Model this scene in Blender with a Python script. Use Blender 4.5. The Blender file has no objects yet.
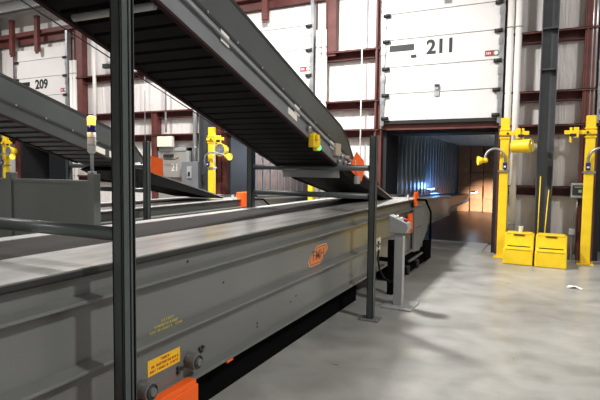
import bpy, bmesh, math, random
from mathutils import Vector, Matrix
random.seed(7)
S = bpy.context.scene
COL = S.collection
R = math.radians

# ------------------------------------------------------------------ materials
def mat(name, color, rough=.5, metal=0., var=0., scale=4., bump=0., bscale=40., stretch=None, spec=None, emit=None, es=1.):
    m = bpy.data.materials.new(name); m.use_nodes = True
    nt = m.node_tree; b = nt.nodes['Principled BSDF']
    c = (*color, 1)
    b.inputs['Base Color'].default_value = c
    b.inputs['Roughness'].default_value = rough
    b.inputs['Metallic'].default_value = metal
    if spec is not None: b.inputs['Specular IOR Level'].default_value = spec
    tc = nt.nodes.new('ShaderNodeTexCoord'); mp = nt.nodes.new('ShaderNodeMapping')
    nt.links.new(tc.outputs['Object'], mp.inputs['Vector'])
    if stretch: mp.inputs['Scale'].default_value = stretch
    if var:
        n = nt.nodes.new('ShaderNodeTexNoise'); n.inputs['Scale'].default_value = scale; n.inputs['Detail'].default_value = 5
        nt.links.new(mp.outputs[0], n.inputs['Vector'])
        r = nt.nodes.new('ShaderNodeValToRGB')
        r.color_ramp.elements[0].position = .3; r.color_ramp.elements[1].position = .7
        r.color_ramp.elements[0].color = tuple(max(0, v*(1-var)) for v in color)+(1,)
        r.color_ramp.elements[1].color = tuple(min(1, v*(1+var)) for v in color)+(1,)
        nt.links.new(n.outputs['Fac'], r.inputs[0]); nt.links.new(r.outputs[0], b.inputs['Base Color'])
    if bump:
        n2 = nt.nodes.new('ShaderNodeTexNoise'); n2.inputs['Scale'].default_value = bscale; n2.inputs['Detail'].default_value = 3
        nt.links.new(mp.outputs[0], n2.inputs['Vector'])
        bp = nt.nodes.new('ShaderNodeBump'); bp.inputs['Strength'].default_value = bump; bp.inputs['Distance'].default_value = .02
        nt.links.new(n2.outputs['Fac'], bp.inputs['Height']); nt.links.new(bp.outputs[0], b.inputs['Normal'])
    if emit:
        b.inputs['Emission Color'].default_value = (*emit, 1); b.inputs['Emission Strength'].default_value = es
    return m

M = {}
M['conv'] = mat('conveyor_grey_paint', (.142,.147,.141), .28, .0, .10, 1.2, .05, 3, spec=.6)
M['deck'] = mat('deck_steel', (.66,.65,.63), .26, .35, .22, 2.5, .04, 6, stretch=(3,.5,1))
M['belt'] = mat('belt_rubber', (.038,.034,.033), .85, 0, .28, 1.5, .1, 30, stretch=(2,.35,1), spec=.08)
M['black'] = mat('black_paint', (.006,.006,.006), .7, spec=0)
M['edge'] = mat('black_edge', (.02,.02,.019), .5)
M['sheet'] = mat('incline_grey_paint', (.056,.063,.061), .4, 0, .12, 2)
M['post'] = mat('post_green_grey_paint', (.062,.074,.072), .35, 0, .15, 3)
M['slat'] = mat('slat_black_steel', (.011,.011,.011), .7, 0, .2, 4, spec=.06)
M['slatgrey'] = mat('slat_grey_steel', (.04,.042,.042), .6, 0, .2, 4, spec=.2)
M['slatedge'] = mat('rail_brown_edge', (.03,.016,.016), .8, spec=.1)
M['silver'] = mat('galvanised_steel', (.38,.39,.40), .35, .7, .2, 8)
M['conduit'] = mat('conduit_steel', (.45,.46,.47), .3, .6)
M['orange'] = mat('orange_paint', (.95,.13,.012), .45, 0, .06, 3)
M['yellow'] = mat('yellow_paint', (.88,.60,.015), .45, 0, .10, 5, .05, 20)
M['ylabel'] = mat('yellow_sticker', (.88,.50,.02), .45)
M['redink'] = mat('red_ink', (.50,.03,.01), .6)
M['ystencil'] = mat('yellow_stencil', (.62,.54,.12), .6)
M['logo'] = mat('logo_orange', (.70,.20,.05), .5)
M['logolight'] = mat('logo_outline', (.80,.38,.20), .5)
M['logodark'] = mat('logo_letters', (.20,.085,.05), .5)
M['white'] = mat('door_white', (.68,.655,.64), .5, 0, .04, 1.5)
M['seam'] = mat('door_seam', (.16,.14,.14), .7)
M['pipe'] = mat('pipe_white', (.74,.715,.68), .4)
M['oxide'] = mat('red_oxide_primer', (.115,.030,.025), .55, 0, .25, 5)
M['column'] = mat('column_grey', (.062,.066,.072), .5, 0, .15, 4)
M['lgrey'] = mat('light_grey_paint', (.33,.34,.34), .45, 0, .08, 4)
M['doorgrey'] = mat('door_warm_grey', (.30,.285,.26), .5)
M['mgrey'] = mat('mid_grey_paint', (.16,.17,.18), .45, 0, .1, 4)
M['guard'] = mat('guard_panel_grey', (.165,.176,.166), .45, 0, .1, 2)
M['ink'] = mat('black_ink', (.012,.012,.012), .6)
M['cream'] = mat('cream_plastic', (.75,.72,.62), .5)
M['blue'] = mat('blue_plastic', (.012,.016,.16), .4)
M['blueglass'] = mat('blue_lens', (.015,.012,.22), .25)
M['amber'] = mat('amber_lens', (.95,.5,.08), .3, emit=(1,.42,.05), es=3)
M['red'] = mat('red_label', (.35,.02,.05), .5)
M['green'] = mat('green_label', (.12,.28,.16), .5)
M['card'] = mat('cardboard', (.47,.27,.15), .8, 0, .14, 3)
M['cardtape'] = mat('box_tape', (.38,.22,.12), .5)
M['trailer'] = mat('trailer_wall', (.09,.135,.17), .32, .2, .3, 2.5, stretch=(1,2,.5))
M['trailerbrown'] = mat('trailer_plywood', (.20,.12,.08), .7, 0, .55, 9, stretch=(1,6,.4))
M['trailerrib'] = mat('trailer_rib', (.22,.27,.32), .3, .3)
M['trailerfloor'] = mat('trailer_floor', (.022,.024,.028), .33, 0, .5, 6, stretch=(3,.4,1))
M['rubber'] = mat('rubber_black', (.012,.012,.013), .7)
M['exit'] = mat('lit_lens', (.9,.75,.4), .4, emit=(1,.72,.30), es=.9)
M['lampglass'] = mat('lamp_lens', (.9,.8,.1), .3, emit=(1,.9,.1), es=.5)
M['bluelight'] = mat('boom_light_lens', (.8,.9,1), .3, emit=(.55,.8,1), es=14)
M['greenled'] = mat('green_led', (.05,.6,.2), .3, emit=(.1,1,.3), es=2)
M['screen'] = mat('display_dark', (.03,.04,.035), .2)
M['whitepaper'] = mat('white_paper', (.8,.8,.78), .7)
M['roof'] = mat('roof_vinyl', (.55,.54,.52), .6, 0, .08, 1)
M['plastic'] = mat('clear_plastic', (.75,.72,.6), .3)
M['wood'] = mat('pallet_tan', (.42,.35,.26), .7, 0, .2, 4)

# vinyl faced insulation: vertical folds
def insulation():
    m = mat('vinyl_insulation', (.74,.70,.68), .42, 0, .05, .8)
    nt = m.node_tree; b = nt.nodes['Principled BSDF']
    tc = nt.nodes.new('ShaderNodeTexCoord'); mp = nt.nodes.new('ShaderNodeMapping'); mp.inputs['Scale'].default_value = (2.4, 1, .33)
    n = nt.nodes.new('ShaderNodeTexNoise'); n.inputs['Scale'].default_value = 2.2; n.inputs['Detail'].default_value = 4; n.inputs['Distortion'].default_value = .6
    bp = nt.nodes.new('ShaderNodeBump'); bp.inputs['Strength'].default_value = .55; bp.inputs['Distance'].default_value = .10
    nt.links.new(tc.outputs['Object'], mp.inputs[0]); nt.links.new(mp.outputs[0], n.inputs['Vector'])
    nt.links.new(n.outputs['Fac'], bp.inputs['Height']); nt.links.new(bp.outputs[0], b.inputs['Normal'])
    return m
M['insul'] = insulation()

def concrete():
    m = bpy.data.materials.new('polished_concrete'); m.use_nodes = True
    nt = m.node_tree; b = nt.nodes['Principled BSDF']; L = nt.links
    tc = nt.nodes.new('ShaderNodeTexCoord')
    def noise(scale, detail, sc=(1,1,1), dist=0):
        mp = nt.nodes.new('ShaderNodeMapping'); mp.inputs['Scale'].default_value = sc
        n = nt.nodes.new('ShaderNodeTexNoise'); n.inputs['Scale'].default_value = scale; n.inputs['Detail'].default_value = detail; n.inputs['Distortion'].default_value = dist
        L.new(tc.outputs['Object'], mp.inputs[0]); L.new(mp.outputs[0], n.inputs['Vector']); return n
    a = noise(.8, 6, (1,1.1,1), .8); c = noise(3.2, 7, (1,1.2,1), .3)
    r = nt.nodes.new('ShaderNodeValToRGB')
    r.color_ramp.elements[0].position = .32; r.color_ramp.elements[0].color = (.285,.284,.268,1)
    r.color_ramp.elements[1].position = .68; r.color_ramp.elements[1].color = (.44,.436,.412,1)
    L.new(a.outputs['Fac'], r.inputs[0])
    r2 = nt.nodes.new('ShaderNodeValToRGB')
    r2.color_ramp.elements[0].position = .3; r2.color_ramp.elements[0].color = (.78,.77,.75,1)
    r2.color_ramp.elements[1].position = .62; r2.color_ramp.elements[1].color = (1,1,1,1)
    L.new(c.outputs['Fac'], r2.inputs[0])
    mx = nt.nodes.new('ShaderNodeMix'); mx.data_type = 'RGBA'; mx.blend_type = 'MULTIPLY'; mx.inputs[0].default_value = 1
    L.new(r.outputs[0], mx.inputs[6]); L.new(r2.outputs[0], mx.inputs[7]); L.new(mx.outputs[2], b.inputs['Base Color'])
    rr = nt.nodes.new('ShaderNodeMapRange'); rr.inputs[3].default_value = .22; rr.inputs[4].default_value = .42
    L.new(c.outputs['Fac'], rr.inputs[0]); L.new(rr.outputs[0], b.inputs['Roughness'])
    bp = nt.nodes.new('ShaderNodeBump'); bp.inputs['Strength'].default_value = .06; bp.inputs['Distance'].default_value = .01
    L.new(c.outputs['Fac'], bp.inputs['Height']); L.new(bp.outputs[0], b.inputs['Normal'])
    return m
M['floor'] = concrete()

# ------------------------------------------------------------------ mesh helpers
class MB:
    def __init__(s): s.bm = bmesh.new()
    def box(s, p0, p1, rot=None, piv=None):
        x0,y0,z0 = p0; x1,y1,z1 = p1
        vs = [s.bm.verts.new(v) for v in ((x0,y0,z0),(x1,y0,z0),(x1,y1,z0),(x0,y1,z0),(x0,y0,z1),(x1,y0,z1),(x1,y1,z1),(x0,y1,z1))]
        for f in ((3,2,1,0),(4,5,6,7),(0,1,5,4),(1,2,6,5),(2,3,7,6),(3,0,4,7)): s.bm.faces.new([vs[i] for i in f])
        if rot is not None:
            bmesh.ops.rotate(s.bm, verts=vs, cent=piv or ((x0+x1)/2,(y0+y1)/2,(z0+z1)/2), matrix=rot)
        return s
    def prism(s, pts, off):
        """pts: planar loop of 3d points, extruded by vector off"""
        a = [s.bm.verts.new(p) for p in pts]; o = Vector(off)
        b = [s.bm.verts.new(Vector(p)+o) for p in pts]
        n = len(pts)
        s.bm.faces.new(a[::-1]); s.bm.faces.new(b)
        for i in range(n):
            j = (i+1)%n; s.bm.faces.new((a[i],a[j],b[j],b[i]))
        return s
    def cyl(s, p0, p1, r, seg=16, r2=None, cap=True):
        p0 = Vector(p0); p1 = Vector(p1); d = p1-p0; r2 = r if r2 is None else r2
        q = d.to_track_quat('Z','Y')
        a=[];b=[]
        for i in range(seg):
            t = 2*math.pi*i/seg; v = Vector((math.cos(t), math.sin(t), 0))
            a.append(s.bm.verts.new(p0+q@(v*r))); b.append(s.bm.verts.new(p1+q@(v*r2)))
        for i in range(seg):
            j=(i+1)%seg; f = s.bm.faces.new((a[i],a[j],b[j],b[i])); f.smooth = seg>8
        if cap: s.bm.faces.new(a[::-1]); s.bm.faces.new(b)
        return s
    def tube(s, pts, r, seg=10):
        pts = [Vector(p) for p in pts]; rings=[]
        for i,p in enumerate(pts):
            d = (pts[min(i+1,len(pts)-1)]-pts[max(i-1,0)]).normalized(); q = d.to_track_quat('Z','Y')
            rings.append([s.bm.verts.new(p+q@Vector((math.cos(2*math.pi*k/seg)*r, math.sin(2*math.pi*k/seg)*r,0))) for k in range(seg)])
        for A,B in zip(rings,rings[1:]):
            # align rings
            k0 = min(range(seg), key=lambda k:(B[k].co-A[0].co).length)
            B2 = B[k0:]+B[:k0]
            for k in range(seg):
                f = s.bm.faces.new((A[k],A[(k+1)%seg],B2[(k+1)%seg],B2[k])); f.smooth=True
            B[:] = B2
        s.bm.faces.new(rings[0][::-1]); s.bm.faces.new(rings[-1]); return s
    def ball(s, c, r, sx=1, sy=1, sz=1, u=14, v=10):
        m = Matrix.Translation(c)@Matrix.Diagonal((r*sx,r*sy,r*sz,1))
        g = bmesh.ops.create_uvsphere(s.bm, u_segments=u, v_segments=v, radius=1, matrix=m)
        for vv in g['verts']:
            for f in vv.link_faces: f.smooth=True
        return s
    def torus(s, c, R0, r, axis='Y', n=20, k=8):
        pts=[]
        rings=[]
        for i in range(n):
            t=2*math.pi*i/n; ring=[]
            for j in range(k):
                a=2*math.pi*j/k; rr=R0+r*math.cos(a); h=r*math.sin(a)
                p=(rr*math.cos(t),h,rr*math.sin(t)) if axis=='Y' else ((h,rr*math.cos(t),rr*math.sin(t)) if axis=='X' else (rr*math.cos(t),rr*math.sin(t),h))
                ring.append(s.bm.verts.new(Vector(c)+Vector(p)))
            rings.append(ring)
        for i in range(n):
            A=rings[i];B=rings[(i+1)%n]
            for j in range(k):
                f=s.bm.faces.new((A[j],A[(j+1)%k],B[(j+1)%k],B[j])); f.smooth=True
        return s
    def build(s, name, m, parent=None, bevel=0., loc=None):
        bmesh.ops.recalc_face_normals(s.bm, faces=s.bm.faces)
        me = bpy.data.meshes.new(name); s.bm.to_mesh(me); s.bm.free()
        me.materials.append(m)
        o = bpy.data.objects.new(name, me); COL.objects.link(o)
        if loc: o.location = loc
        if parent: o.parent = parent
        if bevel:
            bv = o.modifiers.new('bevel','BEVEL'); bv.width=bevel; bv.segments=2; bv.limit_method='ANGLE'; bv.angle_limit=R(40)
        return o
def tag(o, label=None, cat=None, group=None, kind=None):
    if label: o['label']=label
    if cat: o['category']=cat
    if group: o['group']=group
    if kind: o['kind']=kind
    return o
def empty(name, loc, label=None, cat=None, group=None, kind=None, rz=0):
    o = bpy.data.objects.new(name, None); COL.objects.link(o); o.location=loc; o.rotation_euler=(0,0,rz); o.empty_display_size=.2
    return tag(o,label,cat,group,kind)
def kids(o): return [c for c in COL.objects if c.parent is o]
def copy_tree(o, parent=None):
    c = o.copy(); COL.objects.link(c); c.parent = parent
    for ch in kids(o): copy_tree(ch, c)
    return c
def text_mesh(txt, size, thick=0., bold=0.):
    cu = bpy.data.curves.new('t','FONT'); cu.body=txt; cu.size=size; cu.align_x='CENTER'; cu.align_y='CENTER'
    cu.extrude=thick; cu.offset=bold; cu.resolution_u=4
    ob = bpy.data.objects.new('t',cu); COL.objects.link(ob)
    dg = bpy.context.evaluated_depsgraph_get(); dg.update()
    me = bpy.data.meshes.new_from_object(ob.evaluated_get(dg))
    bpy.data.objects.remove(ob); bpy.data.curves.remove(cu)
    return me
def text_obj(name, txt, size, m, parent, loc, rot, bold=0., sx=1., shear=None, thick=.001):
    me = text_mesh(txt, size, thick, bold)
    for v in me.vertices:
        v.co.x *= sx
    me.materials.clear(); me.materials.append(m)
    o = bpy.data.objects.new(name, me); COL.objects.link(o); o.location=loc; o.rotation_euler=rot; o.parent=parent
    return o

# ------------------------------------------------------------------ setting
DX = 3.94           # dock pitch
YW = 10.3
floor = MB().box((-22,-11,-.2),(10,10.55,0)).build('floor', M['floor'])
tag(floor,'grey polished concrete warehouse floor with stains','floor',kind='structure')

# back wall with openings
OP_L, OP_R, OP_T = -3.17, -.83, 2.42
w = MB()
ops = [(OP_L+k*DX, OP_R+k*DX) for k in (-3,-1,0,1)]
xs = -22.
for a,b in ops:
    w.box((xs,YW+.10,0),(a,YW+.22,6.6)); w.box((a,YW+.10,OP_T),(b,YW+.22,6.6)); xs=b
w.box((xs,YW+.10,0),(10,YW+.22,6.6))
tag(w.build('wall_back', M['insul']),'white vinyl insulated dock wall behind the red girts','wall',kind='structure')
tag(MB().box((-22.2,-11,0),(-22,10.5,8)).build('wall_left', M['insul']),'far left warehouse wall','wall',kind='structure')
tag(MB().box((10,-11,0),(10.2,10.5,8)).build('wall_right', M['insul']),'right warehouse wall','wall',kind='structure')
tag(MB().box((-22.2,-11.2,0),(10.2,-11,8)).build('wall_front', M['insul']),'warehouse wall behind the camera','wall',kind='structure')
tag(MB().prism([(-22.2,10.55,6.25),(-22.2,-11.2,8.3),(-22.2,-11.2,8.4),(-22.2,10.55,6.35)],(32.4,0,0)).build('ceiling', M['roof']),'pale sloping roof underside above the dock wall','ceiling',kind='structure')
# eave beam and purlin
tag(MB().box((-22,YW-.18,5.50),(10,YW+.1,5.62)).box((-22,YW-.02,5.3),(10,YW+.1,5.5)).build('trim_1', M['oxide']),'dark red eave girt running along the top of the wall','beam',kind='structure')
tag(MB().box((-22,9.55,6.02),(10,9.62,6.32)).box((-22,9.45,6.02),(10,9.62,6.05)).build('trim_2', M['lgrey']),'pale grey roof purlin under the ceiling','beam',kind='structure')

# girts of every bay between doors (right side of each dock door)
def girt(i, x0, x1, z):
    g=MB().box((x0,YW-.13,z),(x1,YW+.1,z+.012)).box((x0,YW-.13,z-.02),(x1,YW-.12,z+.012)).box((x0,YW+.085,z-.17),(x1,YW+.1,z)).box((x0,YW-.04,z-.17),(x1,YW+.1,z-.16))
    tag(g.build('trim_%d'%i, M['oxide']), kind='structure')
i=3
bays=[(OP_R+k*DX, OP_L+(k+1)*DX) for k in (-3,-1,0)]
bays[0]=(OP_R-3*DX, OP_L-DX)
for a,b in bays:
    for z in (4.12,3.05,2.44,1.32):
        girt(i,a+.02,b-.02,z); i+=1
girt(i,-22,OP_L-3*DX-.02,4.12); i+=1
girt(i,-22,OP_L-3*DX-.02,2.44); i+=1
# door frames: red steel jambs + header, black seals
for k in (-3,-1,0,1):
    a=OP_L+k*DX; b=OP_R+k*DX
    f=MB()
    f.box((a-.10,YW-.04,0),(a+.02,YW+.24,5.5)); f.box((b-.02,YW-.04,0),(b+.06,YW+.24,5.5)); f.box((a,YW-.04,2.42),(b,YW+.24,2.58))
    tag(f.build('trim_%d'%i, M['oxide']), kind='structure'); i+=1
    s=MB()
    s.box((a+.02,YW+.05,0),(a+.11,YW+1.0,2.42)); s.box((b-.09,YW+.05,0),(b-.02,YW+1.0,2.42)); s.box((a,YW+.24,2.36),(b,YW+1.0,2.60))
    s.box((a-.25,YW+.24,0),(a+.1,YW+1.0,2.6)); s.box((b-.1,YW+.24,0),(b+.25,YW+1.0,2.6))
    tag(s.build('trim_%d'%i, M['rubber']), kind='structure'); i+=1
# extra red vertical posts in the bays
for (x0,x1,z0,z1) in [(.52,.68,0,6.0),(-4.44,-4.20,4.05,6.0),(-12.30,-11.98,2.44,6.0),(-3.30,-3.24,0,6.0),(-9.42,-9.24,0,3.05),(-6.98+.0,-6.62-.2,0,0.01),(-7.36,-7.20,0,6.0)]:
    if z1<.1: continue
    v=MB().box((x0,YW-.09,z0),(x1,YW+.12,z1)).box((x0+.03,YW-.12,z0),(x0+.05,YW-.09,z1))
    tag(v.build('trim_%d'%i, M['oxide']), kind='structure'); i+=1
# red struts hanging above doors
for k in (-3,-1,0):
    for dx in (-1.33,-.18) if k==-3 else (-.18,):
        cx=-2.0+k*DX+dx+(.35 if k==-3 else 0.25)
        v=MB().box((cx-.07,YW-.30,4.96),(cx+.07,YW-.19,6.0)); v.box((cx-.06,YW-.28,4.90),(cx+.06,YW-.25,5.0))
        tag(v.build('trim_%d'%i, M['oxide']), kind='structure'); i+=1
# base plates / curbs at foot of wall
tag(MB().box((OP_R+.06,YW-.05,0),(OP_L+DX-.1,YW+.1,.10)).build('baseboard_back', M['mgrey']), 'grey curb along the foot of the wall','baseboard',kind='structure')
# dock leveler plate
lv=MB().box((OP_L+.25,YW+.06,.001),(OP_R-.25,YW+1.25,.012))
tag(lv.build('dock_leveler', M['lgrey']),'grey steel dock leveler plate at the sill of dock 211','dock leveler')
tag(MB().box((-22,YW+.25,-.2),(10,YW+1.3,-.002)).build('floor', M['floor']),'concrete dock sill','floor',kind='structure')

# ------------------------------------------------------------------ dock doors
SE=[2.60,3.15,3.69,4.24,4.76,5.10]
def dock_door(n, k, num):
    a=OP_L+k*DX*.991+.05; b=OP_R+k*DX*.991; y0=YW-.12; y1=YW-.05
    d=empty('door_%d'%n,((a+b)/2,y0,2.6),'raised white sectional dock door%s'%(' numbered '+num if num else ' at the right frame edge' if k==1 else ' behind the near inclined conveyor'),'dock door',kind='structure')
    ox=(a+b)/2; oz=2.6
    def P(mb,name,m,bev=0,par=None):
        for v in mb.bm.verts: v.co -= Vector((ox,y0,oz))
        return mb.build(name,m,par or d,bev)
    for z0,z1 in zip(SE,SE[1:]):
        P(MB().box((a,y0,z0+.006),(b,y1,z1-.006)),'door_section',M['white'],.006)
    P(MB().box((a,y0+.02,SE[0]),(b,y1-.005,SE[-1])),'seam_backing',M['seam'])
    P(MB().box((a-.01,y0+.0,SE[0]-.06),(b+.01,y1,SE[0]+.004)),'bottom_seal',M['rubber'])
    for x,s in ((a,-1),(b,1)):
        t=MB().box((x-.03 if s<0 else x+.0,y0-.02,2.45),(x+.0 if s<0 else x+.03,y1+.04,5.6))
        t.box((x-.035 if s<0 else x-.045,y0-.03,2.5),(x+.045 if s<0 else x+.035,y0-.012,5.5))
        P(t,'track',M['silver'])
        for z in SE[:5]:
            zz=z-.03 if z>2.7 else z+.05
            r=MB().cyl((x-s*.14,y0-.035,zz),(x+s*.0,y0-.035,zz),.038,12)
            P(r,'roller',M['ink'])
        for z in (2.95,3.4,3.95,4.5):
            P(MB().box((x-.04 if s<0 else x-.06,y0-.04,z),(x+.06 if s<0 else x+.04,y0-.01,z+.13)).box((x-.02-s*.02,y0-.05,z+.03),(x+.02-s*.02,y0-.035,z+.08)),'track_bracket',M['silver'])
    P(MB().box((a+.13,y0-.006,4.0),(a+.64,y0+.01,4.13)),'view_slot',M['ink'])
    P(MB().box((a+.12,y0-.004,3.985),(a+.65,y0+.012,4.145)),'slot_frame',M['pipe'])
    P(MB().box((a+.58,y0-.02,3.86),(a+.68,y0+.01,3.91)),'latch',M['ink'])
    P(MB().box((ox-.08,y0-.025,3.06),(ox+.02,y0+.005,3.30)).box((ox-.06,y0-.05,3.18),(ox+.0,y0-.02,3.24)),'handle',M['lgrey'],.006)
    P(MB().box((ox-.07,y0-.052,3.24),(ox+.01,y0-.02,3.285)),'handle_grip',M['ink'])
    # small red and green maker's plate
    t=P(MB().box((b-.30,y0-.005,3.755),(b-.06,y0+.005,3.865)),'maker_plate',M['red'],.004)
    g=MB().cyl((b-.10,y0-.009,3.81),(b-.10,y0+.0,3.81),.055,16); P(g,'plate_disc',M['green'],0,d)
    g=MB().cyl((b-.10,y0-.011,3.81),(b-.10,y0-.006,3.81),.034,16); P(g,'plate_ring',M['pipe'],0,d)
    for q in range(3): P(MB().box((b-.275+q*.03,y0-.009,3.79),(b-.257+q*.03,y0,3.83)),'plate_mark',M['pipe'],0,d)
    if num:
        text_obj('door_number',num,.375,M['ink'],d,(0.02,-.004,4.02-oz),(R(90),0,0),bold=.013,sx=1.0)
    return d
dock_door(1,0,'211'); dock_door(2,-3,'209'); dock_door(3,-1,''); dock_door(4,1,'')

# white cover pipes, right of every door
for k,pl in ((0,'right of dock door 211'),(-1,'beside the near inclined conveyor'),(-3,'right of dock door 209')):
    for j,dx in enumerate((.075,.215)):
        x=OP_R+k*DX*.99+dx+.01; top=5.5 if k==0 else 4.62
        r=empty('downpipe',(x+.05,YW-.10,.05),'%s of the pair of white vertical pipes %s'%('left' if j==0 else 'right',pl),'pipe',group='white pipes beside the dock doors')
        MB().cyl((0,0,0),(0,0,top-.05),.062,18).build('pipe_body',M['pipe'],r)
        for z in (.55,2.0,4.2): MB().torus((0,0,z),.064,.010,'Z').box((-.02,0,z-.012),(.02,.12,z+.012)).build('pipe_clamp',M['silver'],r)

# columns
for x,pl in ((-.03,'behind the yellow step stools'),(-7.56,'left of dock 210 behind the far yellow bollard'),(-15.9,'at the left edge of the picture')):
    c=empty('steel_column',(x,YW-.17,0),'dark grey steel H column '+pl,'column')
    m=M['column']
    MB().box((-.135,-.13,0),(-.12,.13,6.2)).box((.12,-.13,0),(.135,.13,6.2)).box((-.12,-.01,0),(.12,.01,6.2)).build('shaft',m,c)
    MB().box((-.18,-.20,0),(.18,.16,.02)).build('base_plate',m,c)
    for z in (3.40,4.12): MB().box((-.12,-.12,z),(.12,-.01,z+.02)).build('stiffener',m,c)

# ------------------------------------------------------------------ bollards with fan and lamp
def bollard(x, y, side, label, fan=True, faceout=False, mesh_fan=False):
    b=empty('bollard',(x,y,0),label,'bollard',group=None)
    MB().box((-.075,-.06,0),(.075,.06,2.56)).build('post',M['yellow'],b,.012)
    MB().box((-.13,-.12,0),(.13,.12,.015)).build('base_plate',M['yellow'],b)
    # clamp bracket
    br=MB().box((-.09,-.10,2.24),(.40*side if side>0 else .09,-.06,2.31)) if side>0 else MB().box((-.40,-.10,2.24),(.09,-.06,2.31))
    br.box((-.09,-.075,2.18),(.09,.075,2.21)); br.box((-.09,-.075,2.33),(.09,.075,2.36)); br.box((min(.18*side,.26*side),-.13,2.18),(max(.18*side,.26*side),-.03,2.36))
    br.cyl((.30*side,-.08,2.10),(.30*side,-.08,2.36),.022,10)
    br.build('bracket',M['yellow'],b,.006)
    MB().cyl((.05*side,-.12,2.27),(.05*side,-.06,2.27),.02,8).build('bracket_knob',M['ink'],b); MB().box((.27*side-.05,-.135,2.2),(.27*side+.05,-.12,2.25)).build('rating_plate',M['ink'],b)
    if fan:
        if not mesh_fan:
            d=MB(); c0=(.14*side,-.10,2.035); c1=(.45*side,-.22,2.045)
            d.cyl(c0,c1,.112,24,.122)
            d.build('fan_housing',M['yellow'],b,.008)
            MB().torus(Vector(c1),.119,.008,'X').build('fan_rim',M['silver'],b)
        else:
            c=(.33*side,-.12,2.02)
            MB().cyl((c[0],c[1]+.0,c[2]),(c[0],c[1]+.2,c[2]),.15,24,.11).build('fan_housing',M['yellow'],b)
            MB().cyl((c[0],c[1]-.02,c[2]),(c[0],c[1]-.008,c[2]),.135,24).build('fan_guard',M['mgrey'],b)
            g=MB()
            for rr in (.05,.09,.13): g.torus((c[0],c[1]-.025,c[2]),rr,.004)
            for q in range(8):
                t=q*math.pi/4; g.cyl((c[0],c[1]-.025,c[2]),(c[0]+.14*math.cos(t),c[1]-.025,c[2]+.14*math.sin(t)),.004,6)
            g.build('fan_wires',M['silver'],b)
            MB().torus((c[0],c[1]-.02,c[2]),.145,.014).build('fan_rim',M['yellow'],b)
    # gooseneck lamp
    ls=-side if not mesh_fan else side
    x0=.02*side if not mesh_fan else -.05
    px=[]
    ln=.34 if not mesh_fan else .70
    for q in range(17):
        t=q/16
        a=math.pi*(1-t)
        if mesh_fan: break
        px.append((x0+ls*(.17-.17*math.cos(t*math.pi*1.02)), -.10-.10*t, 1.80+.20*math.sin(t*math.pi*1.02)-.0))
    if mesh_fan:
        px=[(x0-.05,-.1,1.62),(x0-.08,-.12,1.75),(x0-.04,-.14,1.88),(x0+.08,-.16,1.95),(x0+.3,-.2,1.95),(x0+.5,-.2,1.90),(x0+.62,-.2,1.86)]
    else: px=[(x0,-.09,1.70)]+px
    MB().tube(px,.021,10).build('gooseneck',M['silver'],b)
    e=px[-1]
    hd=MB(); hd.cyl((e[0]-ls*.0,e[1],e[2]),(e[0]+ls*.11,e[1]-.05,e[2]-.01),.035,16,.088); hd.ball((e[0]-ls*.01,e[1],e[2]),.05)
    hd.build('lamp_head',M['yellow'],b)
    MB().cyl((e[0]+ls*.105,e[1]-.05,e[2]-.01),(e[0]+ls*.115,e[1]-.053,e[2]-.01),.08,16).build('lamp_lens',M['lampglass'],b)
    MB().box((x0-.035,-.115,1.63),(x0+.035,-.062,1.75)).build('switch_box',M['blue'],b,.004)
    MB().box((-.095,-.085,1.575),(.095,.08,1.61)).build('clamp_band',M['silver'],b)
    MB().box((x0-.018,-.118,1.66),(x0+.018,-.114,1.69)).build('switch_label',M['pipe'],b)
    return b
bollard(-.70,9.9,1,'yellow bollard with drum fan and gooseneck lamp right of dock 211')
b2=bollard(.655,9.93,-1,'yellow bollard at the right edge of the picture beyond the step stools',fan=False)
bollard(-7.24,9.9,1,'yellow bollard with caged fan left of dock 210',mesh_fan=True)
bollard(-15.0,9.9,1,'yellow bollard at the left edge behind the grey guard panel',mesh_fan=True)
t=empty('bollard',(-4.60,9.9,0),'short yellow bollard seen under the near inclined conveyor','bollard')
MB().box((-.055,-.05,0),(.055,.05,1.25)).build('post',M['yellow'],t,.012); MB().box((-.13,-.12,0),(.13,.12,.015)).build('base_plate',M['yellow'],t)
# conduit going up the wall above the right bollard
tag(MB().cyl((.70,YW-.08,2.4),(.70,YW-.08,6),.02,10).cyl((.64,YW-.08,2.4),(.64,YW-.08,6),.014,10).build('conduit',M['conduit']),'thin steel conduit above the right hand yellow bollard','conduit')

# ------------------------------------------------------------------ step stools
def stool(x0,x1,yf,label,rz=0):
    w=x1-x0; s=empty('step_stool',((x0+x1)/2,yf,0),label,'step stool',rz=rz); h=w/2
    k=.022
    MB().prism([(-h,0,0),(-h,.62,0),(-h+.0,.60,.50),(-h,.30,.50),(-h,.27,.27),(-h,.02,.26)],(w,0,0)).build('body',M['yellow'],s,.018)
    MB().box((-h+.03,.29,.494),(h-.03,.60,.515)).build('top_tread',M['yellow'],s,.010)
    MB().box((-h+.03,.01,.255),(h-.03,.29,.275)).build('lower_tread',M['yellow'],s,.008)
    MB().box((-h+.05,.262,.275),(h-.05,.285,.292)).build('tread_gap',M['ink'],s)
    MB().box((-.09,.281,.47),(.09,.31,.487)).build('hand_slot',M['ink'],s,.006)
    MB().box((-h+.03,.002,.03),(h-.03,.02,.05)).build('foot_rib',M['yellow'],s)
    return s
stool(-.625,-.155,9.22,'left yellow two-step plastic stool, beside the bollard',rz=R(-1))
stool(-.125,.355,9.18,'right yellow two-step plastic stool, in front of the broom handles',rz=R(-1))
cup=empty('plastic_cup',(-.37,9.68,.516),'small clear plastic cup on the left yellow step stool','cup')
MB().cyl((0,0,0),(0,0,.10),.03,16,.042,cap=False).cyl((0,0,0),(0,0,.006),.03,16).build('cup_body',M['plastic'],cup)
MB().torus((0,0,.10),.042,.004,'Z').build('cup_rim',M['plastic'],cup)
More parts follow.
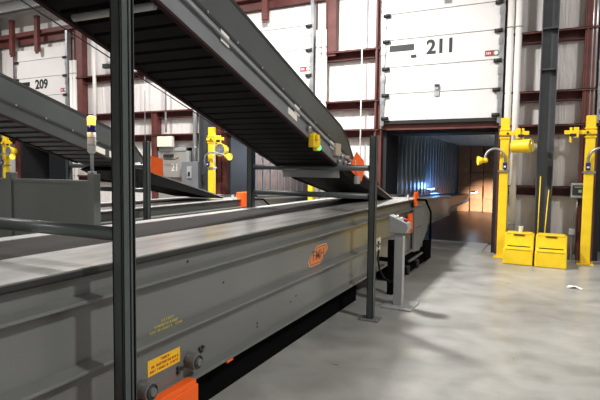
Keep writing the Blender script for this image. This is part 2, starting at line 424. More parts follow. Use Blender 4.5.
for (p0,p1,lb) in (((-.105,9.88,.02),(-.09,9.955,1.50),'taller'),((-.01,9.86,.02),(.05,9.955,1.26),'shorter')):
    bt=empty('broom_handle',p0,'%s yellow broom handle leaning on the column behind the right step stool'%lb,'broom')
    v=Vector(p1)-Vector(p0)
    MB().cyl((0,0,0),v,.009,12).build('stick',M['yellow'],bt); MB().ball(v,.011).build('end_cap',M['yellow'],bt)
    MB().box((-.03,-.02,-.018),(.03,.03,.05)).build('brush',M['mgrey'],bt,.01)
# control box on the wall
cb=empty('dock_control_box',(.51,YW-.14,1.13),'small grey dock control box with dark screen on the wall','control box')
MB().box((-.11,-.06,0),(.11,.04,.27)).build('case',M['lgrey'],cb,.02)
MB().box((-.085,-.066,.05),(.085,-.058,.23)).build('screen',M['screen'],cb,.004)
MB().box((-.05,-.07,.19),(.06,-.064,.205)).box((.01,-.07,.10),(.06,-.064,.15)).build('screen_mark',M['lgrey'],cb)
MB().tube([(0,0,0),(0,0,-.15),(-.05,0,-.3),(-.06,0,-.55)],.012).build('conduit',M['conduit'],cb)
MB().box((-.11,-.05,-.66),(-.01,.03,-.55)).build('junction_box',M['lgrey'],cb,.006)
MB().cyl((-.06,0,-.66),(-.06,0,-1.12),.012,8).build('lower_conduit',M['conduit'],cb)
# litter on floor
lt=MB(); base=[(-.07,-.03),(-.02,-.05),(.03,-.02),(.10,-.09),(.12,-.07),(.05,.02),(.02,.06),(-.05,.04)]
lt.prism([(x,y,.004+.012*((q*7)%3)) for q,(x,y) in enumerate(base)],(0,0,.004)); lt.ball((-.02,.01,.02),.03,1.3,.8,.5,8,6)
tag(lt.build('crumpled_tag',M['whitepaper'],loc=(.38,7.76,0.0)),'crumpled white paper tag lying on the concrete floor','litter')

# ------------------------------------------------------------------ man door bay
md=empty('door_5',(-8.76,YW+.02,0),'grey personnel door numbered 21 beyond the far conveyor','door',kind='structure')
MB().box((-.45,-.03,0),(.45,.03,2.02)).build('leaf',M['doorgrey'],md,.004)
MB().box((-.53,-.05,0),(-.45,.08,2.10)).box((.45,-.05,0),(.53,.08,2.10)).box((-.53,-.05,2.02),(.53,.08,2.10)).build('frame',M['lgrey'],md)
MB().box((-.28,-.09,1.86),(.02,-.03,1.93)).tube([(-.25,-.1,1.86),(-.2,-.14,1.80),(.15,-.14,1.80),(.2,-.06,1.84)],.012).build('closer',M['ink'],md)
text_obj('door_number','21',.26,M['pipe'],md,(.06,-.035,1.58),(R(90),0,0),bold=.003)
ex=empty('emergency_light',(-8.93,YW-.1,2.12),'lit cream emergency light above the grey personnel door','light')
MB().box((-.25,-.05,0),(.25,.05,.27)).build('case',M['cream'],ex,.01); MB().box((-.12,-.056,.04),(.16,-.05,.23)).build('lens',M['exit'],ex)
eb=empty('electrical_cabinet',(-8.06,YW-.10,1.02),'grey electrical cabinet on the column behind the far conveyor','cabinet')
MB().box((-.27,-.10,-.5),(.27,.08,.72)).build('case',M['mgrey'],eb,.01); MB().box((-.08,-.13,.30),(.06,-.10,.60)).build('switch_plate',M['lgrey'],eb,.005)
MB().box((-.03,-.15,.36),(.02,-.12,.46)).build('lever',M['ink'],eb)
for j,(x,zt,r) in enumerate(((-7.97,4.0,.062),(-7.83,3.9,.025),(-8.92,4.4,.025))):
    c=empty('conduit',(x,YW-.1,1.75 if j<2 else 2.5),('thick steel conduit rising from the grey electrical cabinet','thin steel conduit rising from the grey electrical cabinet','thin conduit on the wall above the personnel door')[j],'conduit')
    MB().cyl((0,0,0),(0,0,zt-1.75),r,14).build('tube',M['conduit'],c)
    MB().torus((0,0,.35),r,.012,'Z').box((-r-.02,0,.34),(r+.02,.14,.36)).build('clamp',M['silver'],c)
# thin downpipes and cables on the wall behind the light tower
for x,z0,z1,r,lb in ((-11.45,2.2,6,.05,'white vertical pipe on the wall behind the signal tower'),(-3.58,.0,6,.016,'thin white conduit on the wall left of dock door 211'),(-10.3,2.0,4.6,.012,'thin hanging cable on the wall right of the big near post'),(-9.6,2.3,4.4,.012,'thin grey conduit on the wall left of the electrical cabinet')):
    tag(MB().cyl((x,YW-.13,z0),(x,YW-.13,z1),r,12).build('wall_conduit',M['pipe'] if r>.013 else M['conduit']),lb,'conduit')
wl=empty('wall_floodlight',(-10.95,YW-.1,4.28),'small black floodlight on the white wall beyond the signal tower','light')
MB().box((-.10,-.12,0),(.10,.0,.12)).build('housing',M['ink'],wl,.01); MB().box((-.03,-.02,.1),(.03,.1,.2)).build('arm',M['lgrey'],wl)

# ------------------------------------------------------------------ trailers behind docks
def trailer(k, ylen, label, wallm, ribs=True):
    x0=OP_L+k*DX-.02; x1=OP_R+k*DX+.04; y0=11.45; y1=y0+ylen; zt=2.62
    t=empty('trailer',((x0+x1)/2,y0,0),label,'trailer'); h=(x1-x0)/2; L=ylen
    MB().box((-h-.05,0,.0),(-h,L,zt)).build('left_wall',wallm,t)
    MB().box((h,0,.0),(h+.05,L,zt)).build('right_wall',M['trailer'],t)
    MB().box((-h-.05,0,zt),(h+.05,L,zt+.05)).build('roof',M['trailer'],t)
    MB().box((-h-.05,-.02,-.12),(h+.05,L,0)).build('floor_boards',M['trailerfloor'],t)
    MB().box((-h,L,0),(h,L+.05,zt)).build('front_wall',wallm,t)
    r=MB(); y=.25
    while y<L:
        r.box((-h,y,.0),(-h+.022,y+.045,zt)); r.box((h-.022,y,.0),(h,y+.045,zt)); y+=.42
    r.build('wall_rib',M['trailerrib'],t)
    r=MB(); y=.5
    while y<L: r.box((-h,y,zt-.04),(h,y+.05,zt)); y+=.6
    r.build('roof_bow',M['silver'],t)
    MB().box((-h,.05,.28),(-h+.02,L,.36)).build('scuff_rail',M['silver'],t)
    return t
trailer(0,11.5,'dark trailer backed to dock 211 with ribbed blue lit wall',M['trailer'])
trailer(-1,8.0,'trailer backed to dock 210 with scuffed brown plywood wall',M['trailerbrown'])
# cardboard boxes: stacked wall in the trailer of dock 211
def cardboard(w,d,h):
    b=empty('cardboard_box',(0,0,0)); 
    MB().box((-w/2,-d/2,0),(w/2,d/2,h)).build('carton',M['card'],b,.006)
    MB().box((-.03,-d/2-.002,h*.55),(.03,d/2+.002,h+.002)).build('tape',M['cardtape'],b)
    return b
proto=cardboard(.445,.4,.50)
rows=5; cols=5; first=True
hn=['bottom row','second row up','third row up','fourth row up','top row']; cn=['far left','second from left','middle','fourth from left','far right']
for r_ in range(rows):
    for c_ in range(cols):
        o=proto if first else copy_tree(proto); first=False
        o.location=(-2.90+.47*c_+.012*((r_*3+c_)%3),20.6+.08*((r_+2*c_)%3),.505*r_)
        tag(o,'cardboard box, %s, %s, stacked in the dock 211 trailer'%(hn[r_],cn[c_]),'box','cardboard boxes stacked in the trailer of dock 211')
# a few boxes in the neighbouring trailer
for q in range(3):
    o=copy_tree(proto); o.location=(-5.25-.5*q,16.2+.1*q,0); tag(o,'cardboard box on the floor of the trailer at dock 210, %s of three'%('right','middle','left')[q],'box','cardboard boxes in the trailer of dock 210')

# ------------------------------------------------------------------ pseudo lettering (illegible worn lines)
def marks(mb, x, yc, z, width, h, seed):
    rr=random.Random(seed); y=yc-width/2
    while y<yc+width/2-.004:
        wch=h*.62
        if rr.random()<.16: y+=wch*.8; continue
        st=h*.22
        k=rr.randrange(4)
        mb.box((x,y,z),(x+.0008,y+st,z+h))
        if k!=0: mb.box((x,y,z+h-st),(x+.0008,y+wch,z+h))
        if k!=1: mb.box((x,y+wch-st,z),(x+.0008,y+wch,z+h))
        if k>=2: mb.box((x,y,z),(x+.0008,y+wch,z+st))
        y+=wch+h*.25
# ------------------------------------------------------------------ telescopic conveyor
def conveyor(ox, oy, oz, label, near):
    T=empty('telescopic_conveyor',(ox,oy,0),label,'conveyor')
    Y0=-1.2; Y1=8.85-0; W=1.22; dz=oz
    prof=[(-.58,1.135),(-.004,1.140),(0,1.137),(0,1.113),(-.045,1.108),(-.045,1.010),(.022,.998),(.026,.994),(.026,.984),(.022,.98),(-.045,.962),(-.045,.690),(.022,.676),(.026,.672),(.026,.662),(.022,.658),(-.045,.638),(-.045,.352),(0,.345),(0,.322),(-.10,.322),(-.10,1.09),(-.58,1.09)]
    MB().prism([(x,Y0,z+dz) for x,z in prof],(0,Y1-.55-Y0,0)).build('side_frame',M['conv'],T)
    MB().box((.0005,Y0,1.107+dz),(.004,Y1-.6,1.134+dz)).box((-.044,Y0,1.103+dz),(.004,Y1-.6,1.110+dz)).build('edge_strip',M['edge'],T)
    MB().box((-.50,Y0,1.1355+dz),(-.006,Y1-.6,1.1415+dz)).build('deck_plate',M['deck'],T)
    MB().box((-1.09,Y0,1.09+dz),(-.50,Y1+.3,1.1385+dz)).build('belt',M['belt'],T)
    MB().box((-W,Y0,1.09+dz),(-1.09,Y1-.1,1.143+dz)).build('far_deck',M['deck'],T)
    MB().box((-W,Y0,.32+dz),(-W+.05,Y1,1.09+dz)).box((-W+.05,Y0,.34+dz),(-.10,Y1-.6,.42+dz)).build('far_frame',M['conv'],T)
    # end gusset plate
    MB().prism([(-.02,Y1-1.0,1.10+dz),(-.02,Y1-.50,1.06+dz),(-.02,Y1,.88+dz),(-.02,Y1,.56+dz),(-.02,Y1-.60,.27+dz),(-.02,Y1-1.0,.30+dz)],(.03,0,0)).build('end_gusset',M['mgrey'],T)
    MB().tube([(.04,Y1-.95,1.13+dz),(.05,Y1-.4,1.10+dz),(.05,Y1+.05,.86+dz),(.05,Y1+.05,.25+dz)],.018).build('hose',M['black'],T)
    # inner booms
    yb=Y1-.6
    def sl(y): return -.022*(y-8.85)
    def boom(name,ya,ye,xa,xb,zt,zb,zbe,m):
        A=[(ya,zt+sl(ya)),(ye,zt+sl(ye)),(ye-.12,zbe+sl(ye)),(ya,zb+sl(ya))]
        mb=MB(); mb.prism([(xa,y,z+dz) for y,z in A],(-.05,0,0)); mb.prism([(xb,y,z+dz) for y,z in A],(.05,0,0))
        fl=[(ya,zb+sl(ya)),(ye-.12,zbe+sl(ye)),(ye-.12,zbe+.03+sl(ye)),(ya,zb+.03+sl(ya))]
        mb.prism([(xa+.03,y,z+dz) for y,z in fl],(-.09,0,0))
        tp=[(ya,zt+sl(ya)),(ye,zt+sl(ye)),(ye,zt-.03+sl(ye)),(ya,zt-.03+sl(ya))]
        mb.prism([(xa+.03,y,z+dz) for y,z in tp],(-.2,0,0)); mb.prism([(xb-.0,y,z+dz) for y,z in tp],(.2,0,0))
        # underside + nose
        md=[(ya,zb+.1+sl(ya)),(ye-.1,zbe+.05+sl(ye)),(ye-.1,zbe+.09+sl(ye)),(ya,zb+.14+sl(ya))]
        mb.prism([(xa-.05,y,z+dz) for y,z in md],(xb-xa+.1,0,0))
        o=mb.build(name,m,T)
        bt=[(ya,zt-.005+sl(ya)),(ye-.02,zt-.005+sl(ye)),(ye-.02,zt-.06+sl(ye)),(ya,zt-.06+sl(ya))]
        MB().prism([(xa-.17,y,z+dz) for y,z in bt],(xb-xa+.36,0,0)).build('boom_belt',M['belt'],o)
    boom('inner_boom',yb,11.7,-.10,-1.16,1.09,.58,.66,M['conv'])
    if near: boom('tip_boom',11.2,15.35,-.16,-1.10,1.06,.70,.86,M['conv'])
    # under frame and shade panels
    MB().box((-.30,Y0,.0),(-.18,5.72,.33+dz)).build('shade_panel',M['black'],T)  # black panel added for the dark shadow on the floor beneath
    MB().box((-W+.1,Y0,.0),(-W+.2,7.6,.33+dz)).build('far_shade_panel',M['black'],T)  # matching black panel at the far side, added for the same shade
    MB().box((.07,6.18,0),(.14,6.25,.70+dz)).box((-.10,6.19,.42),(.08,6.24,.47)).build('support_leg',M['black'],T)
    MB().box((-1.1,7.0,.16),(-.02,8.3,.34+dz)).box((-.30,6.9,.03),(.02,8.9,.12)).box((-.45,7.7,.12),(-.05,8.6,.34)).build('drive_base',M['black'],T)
    MB().box((-.12,8.55,.04),(.06,8.95,.36)).build('motor_box',M['black'],T,.01)
    for y in (7.5,8.1): MB().cyl((-.05,y,.075),(.03,y,.075),.075,16).build('caster_wheel',M['rubber'],T)
    MB().cyl((-.02,8.5,.30),(-.02,8.5,.62),.025,10).cyl((.0,7.6,.19),(.0,8.5,.19),.02,8).build('cylinder_rod',M['silver'],T)
    # orange plates at the end
    MB().box((.0,7.45,.63+dz),(.015,7.72,.93+dz)).build('reflector_plate',M['orange'],T)
    (MB().box((.0,7.80,1.03+dz),(.03,8.0,1.25+dz)) if near else MB().box((-.1,7.72,.99+dz),(.03,8.05,1.26+dz))).build('end_bumper',M['orange'],T,.01)
    MB().box((-.02,7.45,1.13+dz),(.0,7.5,1.22+dz)).build('sensor_post',M['pipe'],T)
    if near:
        MB().box((-.001,5.88,.59),(.012,6.06,.75)).build('outlet_plate',M['cream'],T,.004)
        MB().box((.011,5.94,.63),(.015,6.0,.71)).build('outlet_socket',M['ink'],T)
        # orange guard at near end
        MB().box((-1.15,-1.0,.05),(.035,2.35,.315)).build('wheel_guard',M['orange'],T,.006)
        MB().box((-.03,-1.0,.315),(.035,2.33,.35)).build('guard_lip',M['orange'],T,.004)
        MB().box((-.05,2.70,.306),(.0005,2.77,.321)).build('guard_bracket',M['orange'],T)
        # yellow sticker
        st=MB().box((-.0445,2.010,.460),(-.042,2.275,.548)).build('warning_sticker',M['ylabel'],T); tag(st,'yellow warning sticker with worn red lettering')
        mk=MB(); marks(mk,-.0418,2.145,.523,.065,.014,3); marks(mk,-.0418,2.145,.498,.215,.014,4); marks(mk,-.0418,2.145,.473,.235,.014,5)
        mk.build('sticker_lettering',M['redink'],st)
        mk=MB(); marks(mk,-.0442,2.175,.737,.11,.015,8); marks(mk,-.0442,2.165,.712,.20,.015,9); marks(mk,-.0442,2.165,.688,.27,.015,10)
        tag(mk.build('stencilled_text',M['ystencil'],T),'worn yellow stencilled lettering, three lines')
        # hubs
        for (y,z,rr) in ((2.355,.440,.048),(1.965,.415,.05)):
            hb=MB().cyl((-.045,y,z),(.03,y,z),rr,20).build('bearing_hub',M['conv'],T,.004)
            MB().torus((.03,y,z),rr*.72,.007,'X').build('hub_ring',M['edge'],hb)
            MB().cyl((.02,y,z),(.045,y,z),rr*.45,16).build('hub_cap',M['conv'],hb)
        for y,z in ((2.255,.425),(2.285,.415),(2.255,.40),(2.46,.475),(2.49,.477),(2.475,.458)): MB().cyl((-.045,y,z),(-.03,y,z),.011,10).build('adjuster_bolt',M['edge'],T)
        for y,z in ((3.155,.443),(3.155,.418),(3.70,.475),(3.80,.505),(2.35,1.04),(2.72,.84)): MB().cyl((-.045,y,z),(-.0435,y,z),.009,10).build('bolt_hole',M['ink'],T)
        # logo: slanted orange lozenge with letters
        x=-.0445; c=(4.26,.792)
        L6=[(-.215,.018),(-.035,.09),(.155,.075),(.215,.04),(.055,-.085),(-.15,-.075)]
        L6=[(-.225,-.03),(-.03,.088),(.19,.088),(.225,.03),(.03,-.088),(-.19,-.088)]
        lg=MB().prism([(x,c[0]+a,c[1]+b_) for a,b_ in L6],(.001,0,0)).build('logo_plate',M['logolight'],T)
        tag(lg,'orange slanted lozenge logo')
        MB().prism([(x+.0012,c[0]+a*.93,c[1]+b_*.90) for a,b_ in L6],(.0006,0,0)).build('logo_rim',M['logodark'],lg)
        MB().prism([(x+.002,c[0]+a*.87,c[1]+b_*.80) for a,b_ in L6],(.0006,0,0)).build('logo_field',M['logo'],lg)
        text_obj('logo_letters','FMH',.125,M['logodark'],lg,(x+.0035,c[0],c[1]),(R(90),0,R(90)),bold=.002,sx=1.1,thick=.0004)
        # lamp at boom tip
        tl=MB().box((-.12,15.15,.955),(.02,15.75,.985)).build('tip_lamp',M['mgrey'],T)
        MB().box((-.11,15.25,.945),(.03,15.75,.9549)).box((.0201,15.3,.957),(.026,15.75,.983)).build('lamp_lens',M['bluelight'],tl)
        t2=MB().box((-1.24,14.6,1.00),(-1.16,15.4,1.04)).build('tip_lamp',M['mgrey'],T); MB().box((-1.245,14.65,1.0401),(-1.16,15.35,1.045)).build('lamp_lens',M['bluelight'],t2)
    return T
conveyor(-1.85,0,0,'long grey telescopic belt conveyor in the foreground running into dock 211',True)
conveyor(-5.0,.0,-.11,'second grey telescopic conveyor behind the first, running into dock 210',False)

# ------------------------------------------------------------------ inclined feeder conveyors
def incline(P0, label, first, smin):
    th=R(2.378)
    I=empty('inclined_conveyor',(P0[0],P0[1],0),label,'conveyor',rz=th)
    W=.72; z0=P0[2]-1.15
    def zt(s): return 2.064-.292*(s+2.348)
    def zj(s): return 2.185-.290*(s+3.651)
    def zu(s): return 2.22-.293*(s+4.42)+(0 if first else .05)
    sb=smin
    # side sheets, both sides
    cor=[(sb,zt(sb)),(-2.348,zt(-2.348)),(-2.12,1.94),(-1.90,1.73),(-1.86,1.60),(-2.0,zj(-2.0)),(sb,zj(sb))]
    for x,nm in ((0,'side_sheet'),(-W-.012,'side_sheet')):
        o=MB().prism([(x,s,z+z0) for s,z in cor],(.012,0,0)).build(nm,M['sheet'],I)
        ed=MB(); 
        for (a,b) in zip(cor[:5],cor[1:5]):
            d=Vector((0,b[0]-a[0],b[1]-a[1])).normalized(); n=Vector((0,-d.z,d.y))*.012
            A=Vector((x-.004,a[0],a[1]+z0)); B=Vector((x-.004,b[0],b[1]+z0))
            ed.prism([A-n,B-n,B+n,A+n],(.02,0,0))
        ed.build('sheet_lip',M['edge'],o)
    # black joint band + bolts
    MB().prism([(.012,sb,zj(sb)+.02+z0),(.012,-2.1,zj(-2.1)+.02+z0),(.012,-2.1,zj(-2.1)-.005+z0),(.012,sb,zj(sb)-.005+z0)],(.006,0,0)).build('joint_band',M['edge'],I)
    s=-2.4
    while s>-6.5: MB().cyl((.018,s,zj(s)+.010+z0),(.027,s,zj(s)+.010+z0),.010,8).build('bolt',M['silver'],I); s-=.36
    # rail channel
    rail=[(sb,zj(sb)),(-1.95,zj(-1.95)),(-2.3,zu(-2.3)),(sb,zu(sb))]
    for x in (-.002,-W): MB().prism([(x,s,z+z0) for s,z in rail],(.014,0,0)).build('side_rail',M['mgrey'] if x>-.1 and first else M['sheet'],I)
    lip=[(sb,zu(sb)),(-2.4,zu(-2.4)),(-2.4,zu(-2.4)-.02),(sb,zu(sb)-.02)]
    for x in (-.012,-W-.004): MB().prism([(x,s,z+z0) for s,z in lip],(.032,0,0)).build('rail_lip',M['slatedge'],I)
    # belt
    bt=[(sb,zj(sb)+.02),(-2.0,zj(-2.0)+.02),(-2.0,zj(-2.0)+.01),(sb,zj(sb)+.01)]
    MB().prism([(-W+.02,s,z+z0) for s,z in bt],(W-.03,0,0)).build('belt',M['belt'],I)
    # slatted underside
    pan=[(sb,zu(sb)+.045),(-2.2,zu(-2.2)+.045),(-2.2,zu(-2.2)+.035),(sb,zu(sb)+.035)]
    MB().prism([(-W+.01,s,z+z0) for s,z in pan],(W-.02,0,0)).build('under_pan',M['black'] if first else M['slatedge'],I)
    sm=MB(); s=-2.3; step=.125 if first else .155
    while s>max(sb,-7):
        k=.080 if first else .075
        a=[(s,zu(s)+.03),(s-k,zu(s-k)+.03),(s-k,zu(s-k)+.0),(s,zu(s)-.008)]
        sm.prism([(-W+.01,q,z+z0) for q,z in a],(W-.02,0,0)); s-=step
    sm.build('under_slats',M['slat'] if first else M['slatgrey'],I)
    # conduits along the rail
    if first:
        MB().tube([(.03,sb,zj(sb)-.055+z0),(.03,-2.5,zj(-2.5)-.055+z0),(.03,-2.2,zj(-2.2)-.03+z0),(.05,-1.8,1.62+z0),(.06,-1.45,1.60+z0),(.07,-1.15,1.50+z0)],.014).build('cable_conduit',M['conduit'],I)
        for s in (-4.72,-3.55,-2.65): MB().prism([(.016,s-.05,zj(s-.05)-.085+z0),(.016,s+.05,zj(s+.05)-.085+z0),(.016,s+.05,zj(s+.05)-.012+z0),(.016,s-.05,zj(s-.05)-.012+z0)],(.008,0,0)).build('conduit_clip',M['pipe'],I)
        MB().prism([(.012,-3.72,zj(-3.72)-.14+z0),(.012,-3.54,zj(-3.54)-.14+z0),(.012,-3.54,zj(-3.54)-.085+z0),(.012,-3.72,zj(-3.72)-.085+z0)],(.006,0,0)).build('label_plate',M['cream'],I)
        e=MB().cyl((.014,-3.22,1.89+z0),(.07,-3.22,1.89+z0),.045,12).box((.014,-3.27,1.80+z0),(.07,-3.10,1.885+z0)).box((.014,-3.16,1.77+z0),(.05,-3.05,1.84+z0)).build('stop_box',M['yellow'],I,.008)
        MB().cyl((.05,-3.09,1.80+z0),(.065,-3.09,1.80+z0),.022,12).build('green_lamp',M['greenled'],e)
        MB().cyl((.07,-3.22,1.89+z0),(.10,-3.22,1.89+z0),.028,12).build('stop_button',M['yellow'],e)
        MB().box((.015,-2.60,1.74+z0),(.05,-2.44,1.87+z0)).build('junction_box',M['wood'],I,.006)
        for (s,z) in ((-2.35,1.74),(-2.25,1.67),(-2.15,1.73),(-2.05,1.64),(-2.45,1.68),(-3.3,1.97),(-3.2,1.92)): MB().cyl((.015,s,z+z0),(.05,s,z+z0),.024,10).build('fitting',M['silver'],I)
        MB().cyl((-W-.09,-6.0,zu(-6.0)-.02+z0),(-W-.06,-2.4,zu(-2.4)+.02+z0),.004,6).build('pull_cord',M['slatedge'],I)
        MB().cyl((-W+.10,-5.36,zu(-5.36)-.02+z0),(-.02,-5.36,zu(-5.36)-.02+z0),.022,14).build('return_roller',M['lgrey'],I)
    else:
        for (a,b_,c_,d_) in ((-4.45,-4.20,.13,.04),(-2.78,-2.62,.12,.05),(-2.55,-2.48,.12,.04)): MB().prism([(.012,a,zj(a)-c_+z0),(.012,b_,zj(b_)-c_+z0),(.012,b_,zj(b_)-d_+z0),(.012,a,zj(a)-d_+z0)],(.006,0,0)).build('label_plate',M['cream'],I)
        for (s,z) in ((-2.35,1.74),(-2.25,1.67),(-2.15,1.73),(-2.45,1.68)): MB().cyl((.015,s,z+z0),(.05,s,z+z0),.024,10).build('fitting',M['silver'],I)
    # lower nose section resting over the belt
    lo=0 if first else -.05
    def zl(s): return 1.589-.234*(s+1.696)+lo
    ns=[(-2.1,1.66),(-1.696,zl(-1.696)),(.16,zl(.16)),(.16,zl(.16)-.02),(-.25,zl(-.25)-.09),(-1.95,zl(-1.95)-.185),(-2.35,1.58)]
    n=MB()
    for x in (0,-W): n.prism([(x,s,z+z0) for s,z in ns],(.014,0,0))
    n.build('nose_side',M['slat'],I)
    MB().prism([(.012,-1.696,zl(-1.696)+z0),(.012,.17,zl(.17)+z0),(.012,.17,zl(.17)-.018+z0),(.012,-1.696,zl(-1.696)-.018+z0)],(.006,0,0)).build('nose_lip',M['silver'],I)
    nb=[(-2.15,1.62),(.17,zl(.17)-.008),(.17,zl(.17)-.03),(-.25,zl(-.25)-.075),(-1.95,zl(-1.95)-.165),(-2.3,1.57)]
    MB().prism([(-W+.012,s,z+z0) for s,z in nb],(W-.014,0,0)).build('nose_bed',M['slat'],I)
    if first: MB().box((-W+.02,-2.33,1.50+z0),(-.02,-2.28,1.60+z0)).build('nose_guard',M['lgrey'],I)
    # orange flag hung on the rail
    fl=[(.09,-1.93,1.79),(.24,-1.78,1.74),(.21,-1.73,1.49),(.15,-1.80,1.515),(.10,-1.88,1.55)] if not first else [(.09,-2.02,1.80),(.15,-1.93,1.70),(.16,-1.92,1.60),(.135,-1.95,1.455),(.04,-2.10,1.59),(.05,-2.08,1.68)]
    MB().prism([(x,q,z+z0) for x,q,z in fl],(.005,-.005,0)).build('orange_flag',M['orange'],I)
    MB().cyl((.01,-2.0,1.60+z0),(.10,-2.0,1.60+z0),.008,8).build('flag_pin',M['silver'],I)
    if first:
        MB().box((.09,-2.10,1.43+z0),(.13,-1.97,1.52+z0)).build('pull_switch',M['lgrey'],I,.008)
        MB().tube([(.11,-2.1,1.70+z0),(.11,-2.12,1.60+z0),(.11,-2.06,1.53+z0)],.008).build('switch_cable',M['silver'],I)
    return I
incline((-2.15,7.5,1.15),'near dark inclined belt conveyor with orange flag, overhead from top left',True,-11.5)
incline((-5.17,7.25,1.125),'far inclined belt conveyor at the left dropping behind the signal tower',False,-8.6)

# ------------------------------------------------------------------ support frames (posts + cross rails)
def cpost(mb,x,y,h,s=.036):
    mb.box((x-s,y-s,0),(x+s,y-s+.012,h)); mb.box((x-s,y-s,0),(x-s+.012,y+s,h)); mb.box((x+s-.012,y-s,0),(x+s,y+s*.35,h)); mb.box((x-s,y+s-.012,0),(x+s,y+s,h)); mb.box((x-s+.01,y-s+.01,0),(x+s-.02,y+s*.3,h))
def hoop(x0,x1,y,h0,h1,rails,label,ps=.036):
    H=empty('conveyor_support_frame',(x0,y,0),label,'support frame')
    for x,h in ((0,h0),(x1-x0,h1)):
        p=MB(); cpost(p,x,0,h,ps); p.build('post',M['post'],H,.003)
        MB().box((x-.11,-.09,0),(x+.11,.09,.014)).build('base_plate',M['mgrey'],H,.002)
        for a in (-.085,.085): MB().cyl((x+a,-.065,.014),(x+a,-.065,.035),.012,8).build('anchor_bolt',M['silver'],H)
    for z in rails: MB().cyl((x1-x0,0,z),(0,0,z),.031,14).build('cross_rail',M['post'],H)
    return H
h=hoop(-1.628,-3.13,5.05,1.945,1.90,(1.612,1.315),'grey post and rail frame crossing the near conveyor beside the pedestal')
h=hoop(-1.667,-3.16,1.622,2.75,2.75,(1.30,),'tall dark foreground post frame crossing the near conveyor',.031)
MB().box((-.028,.031,0),(.027,.044,2.75)).build('black_slot',M['black'],h); MB().box((-.028,.044,0),(.030,.048,2.75)).build('slot_lip',M['post'],h)
h=hoop(-4.80,-6.30,5.11,1.94,1.94,(1.60,1.28),'post and rail frame crossing the second conveyor behind the tall foreground post')
# ------------------------------------------------------------------ guard panels + signal tower
G=empty('guard_panel',(-3.40,3.0,0),'grey sheet metal guard panel between the two conveyors','guard panel')
for x in (0,-1.07): MB().box((x-.036,-.036,0),(x+.036,.036,1.535)).build('post',M['guard'],G,.003)
for a,b_ in ((-1.034,-.036),(-1.45,-1.106)): MB().box((a,-.012,.10),(b_,.012,1.475)).box((a,-.022,1.45),(b_,.022,1.478)).build('panel',M['guard'],G)
for x in (0,-1.07): MB().box((x-.09,-.08,0),(x+.09,.08,.012)).build('base_plate',M['mgrey'],G)
Tw=empty('signal_tower',(-3.42,3.0,1.535),'signal tower lit amber over blue on the guard panel post','signal light')
MB().cyl((0,0,0),(0,0,.20),.014,12).cyl((0,0,0),(0,0,.02),.035,14).build('stem',M['silver'],Tw)
MB().cyl((0,0,.185),(0,0,.345),.035,18).cyl((0,0,.17),(0,0,.19),.022,18,.035).build('base_module',M['pipe'],Tw)
for z in (.24,.30): MB().torus((0,0,z),.035,.003,'Z').build('module_ring',M['mgrey'],Tw)
MB().cyl((0,0,.345),(0,0,.405),.034,18).build('blue_lens',M['blueglass'],Tw)
MB().cyl((0,0,.405),(0,0,.472),.033,18).ball((0,0,.472),.033,1,1,.35).build('amber_lens',M['amber'],Tw)

# ------------------------------------------------------------------ control pedestal
Pd=empty('control_pedestal',(-1.50,5.70,0),'grey control pedestal with sloping button console beside the conveyor','control pedestal')
MB().box((-.05,-.05,.02),(.05,.05,.92)).build('column',M['lgrey'],Pd,.004)
MB().box((-.16,-.18,0),(.19,.24,.022)).build('base_plate',M['lgrey'],Pd,.004)
MB().prism([(-.11,-.075,.87),(.085,-.075,.87),(.11,-.075,.93),(.10,-.075,.985),(-.11,-.075,1.075)],(0,.16,0)).build('console',M['lgrey'],Pd,.006)
def onslope(t): return -.11+.21*t, 1.075-.09*t
for j,t in enumerate((.3,.55)):
    x,z=onslope(t)
    for y in (-.03,.04): MB().cyl((x,y,z),(x+.008,y,z+.018),.014,12).build('white_button',M['pipe'],Pd)
x,z=onslope(.8); MB().cyl((x,0,z),(x+.012,0,z+.03),.025,14).build('stop_button',M['red'],Pd)
MB().box((.05,-.02,.84),(.054,.02,.87)).build('plate',M['ink'],Pd)
MB().tube([(-.335,.27,.60),(-.32,.20,.50),(-.27,.12,.38),(-.19,.05,.30),(-.11,.01,.28),(-.045,0,.31)],.012).build('cable',M['ink'],Pd)

# ------------------------------------------------------------------ lights
def area(loc, size, power, color=(1,1,1), rot=(0,0,0), sy=None):
    l=bpy.data.lights.new('area','AREA'); l.energy=power; l.color=color; l.shape='RECTANGLE'; l.size=size; l.size_y=sy or size
    o=bpy.data.objects.new('bay_and_fill_light',l); COL.objects.link(o); o.location=loc; o.rotation_euler=rot; return o
WARM=(1,.98,.955)
for x,y,e in ((-14.5,7.3,220),(-9,7.3,220),(-4.1,6.7,800),(3.0,7.3,60)):
    area((x,y,6.3),.6,e,WARM,(0,0,0),.5)
area((-9,2.6,6.9),1.2,200,WARM,(0,0,0),.6)
area((4.6,2.5,6.8),.5,430,WARM,(0,R(30),0),.5)
area((6.5,-1.5,5.6),1.2,80,WARM,(Vector((-8,6,-4)).to_track_quat('-Z','Y').to_euler()),1.2)  # added low fill for the upright faces, not a ceiling fixture
area((-4.5,-4,6.6),1.2,240,WARM,(0,0,0),.8)  # extra light added behind camera left to brighten the guard panel
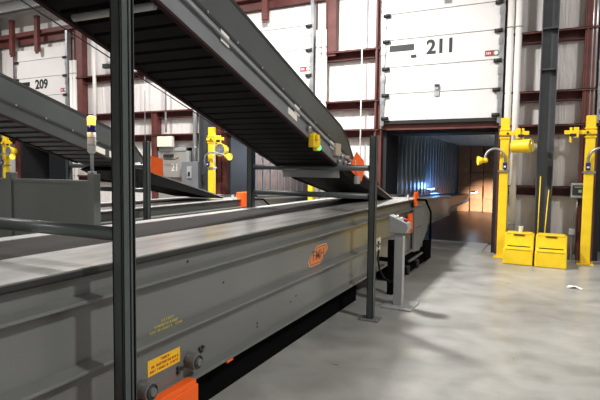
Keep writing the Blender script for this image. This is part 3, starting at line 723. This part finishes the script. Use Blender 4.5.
def point(loc,e,c,r=.05):
    l=bpy.data.lights.new('point','POINT'); l.energy=e; l.color=c; l.shadow_soft_size=r
    o=bpy.data.objects.new('lamp_and_fill_point',l); COL.objects.link(o); o.location=loc
point((-2.98,15.2,1.10),24,(.16,.42,1),.12)
def spot(loc,tgt,e,c,ang,blend=.6):
    l=bpy.data.lights.new('spot','SPOT'); l.energy=e; l.color=c; l.spot_size=R(ang); l.spot_blend=blend; l.shadow_soft_size=.04
    o=bpy.data.objects.new('boom_spot',l); COL.objects.link(o); o.location=loc
    o.rotation_euler=(Vector(tgt)-Vector(loc)).to_track_quat('-Z','Y').to_euler()
spot((-1.95,15.9,.97),(-1.9,20.4,.0),2800,(1,.80,.66),34,.9)
spot((-1.09,9.98,1.9),(-2.0,13.0,.8),130,(1,.98,.9),75)
point((-5.6,12.6,2.1),260,(.75,.85,1))  # fill added to brighten the dock 210 trailer wall, no fixture
point((-3.45,3.0-.08,2.02),1.2,(1,.6,.15),.03)
W=bpy.data.worlds.new('World'); S.world=W; W.use_nodes=True
W.node_tree.nodes['Background'].inputs[0].default_value=(.8,.85,.9,1); W.node_tree.nodes['Background'].inputs[1].default_value=.02

# ------------------------------------------------------------------ camera
cam=bpy.data.cameras.new('camera'); co=bpy.data.objects.new('camera',cam); COL.objects.link(co); S.camera=co
cam.sensor_width=36; cam.lens=30.0; cam.clip_start=.05; cam.clip_end=200
yaw,p,ro=R(26.16),R(3.61),R(.66)
f=Vector((-math.sin(yaw)*math.cos(p),math.cos(yaw)*math.cos(p),-math.sin(p)))
rt=Vector((math.cos(yaw),math.sin(yaw),0)); up=rt.cross(f)
r2=rt*math.cos(ro)+up*math.sin(ro); u2=-rt*math.sin(ro)+up*math.cos(ro)
m=Matrix((r2,u2,-f)).transposed().to_4x4(); m.translation=Vector((0,0,1.6)); co.matrix_world=m

S.view_settings.view_transform='Standard'; S.view_settings.look='None'; S.view_settings.gamma=1; S.view_settings.use_curve_mapping=False
S.view_settings.exposure=0.0
S.cycles.use_denoising=True
S.cycles.max_bounces=8
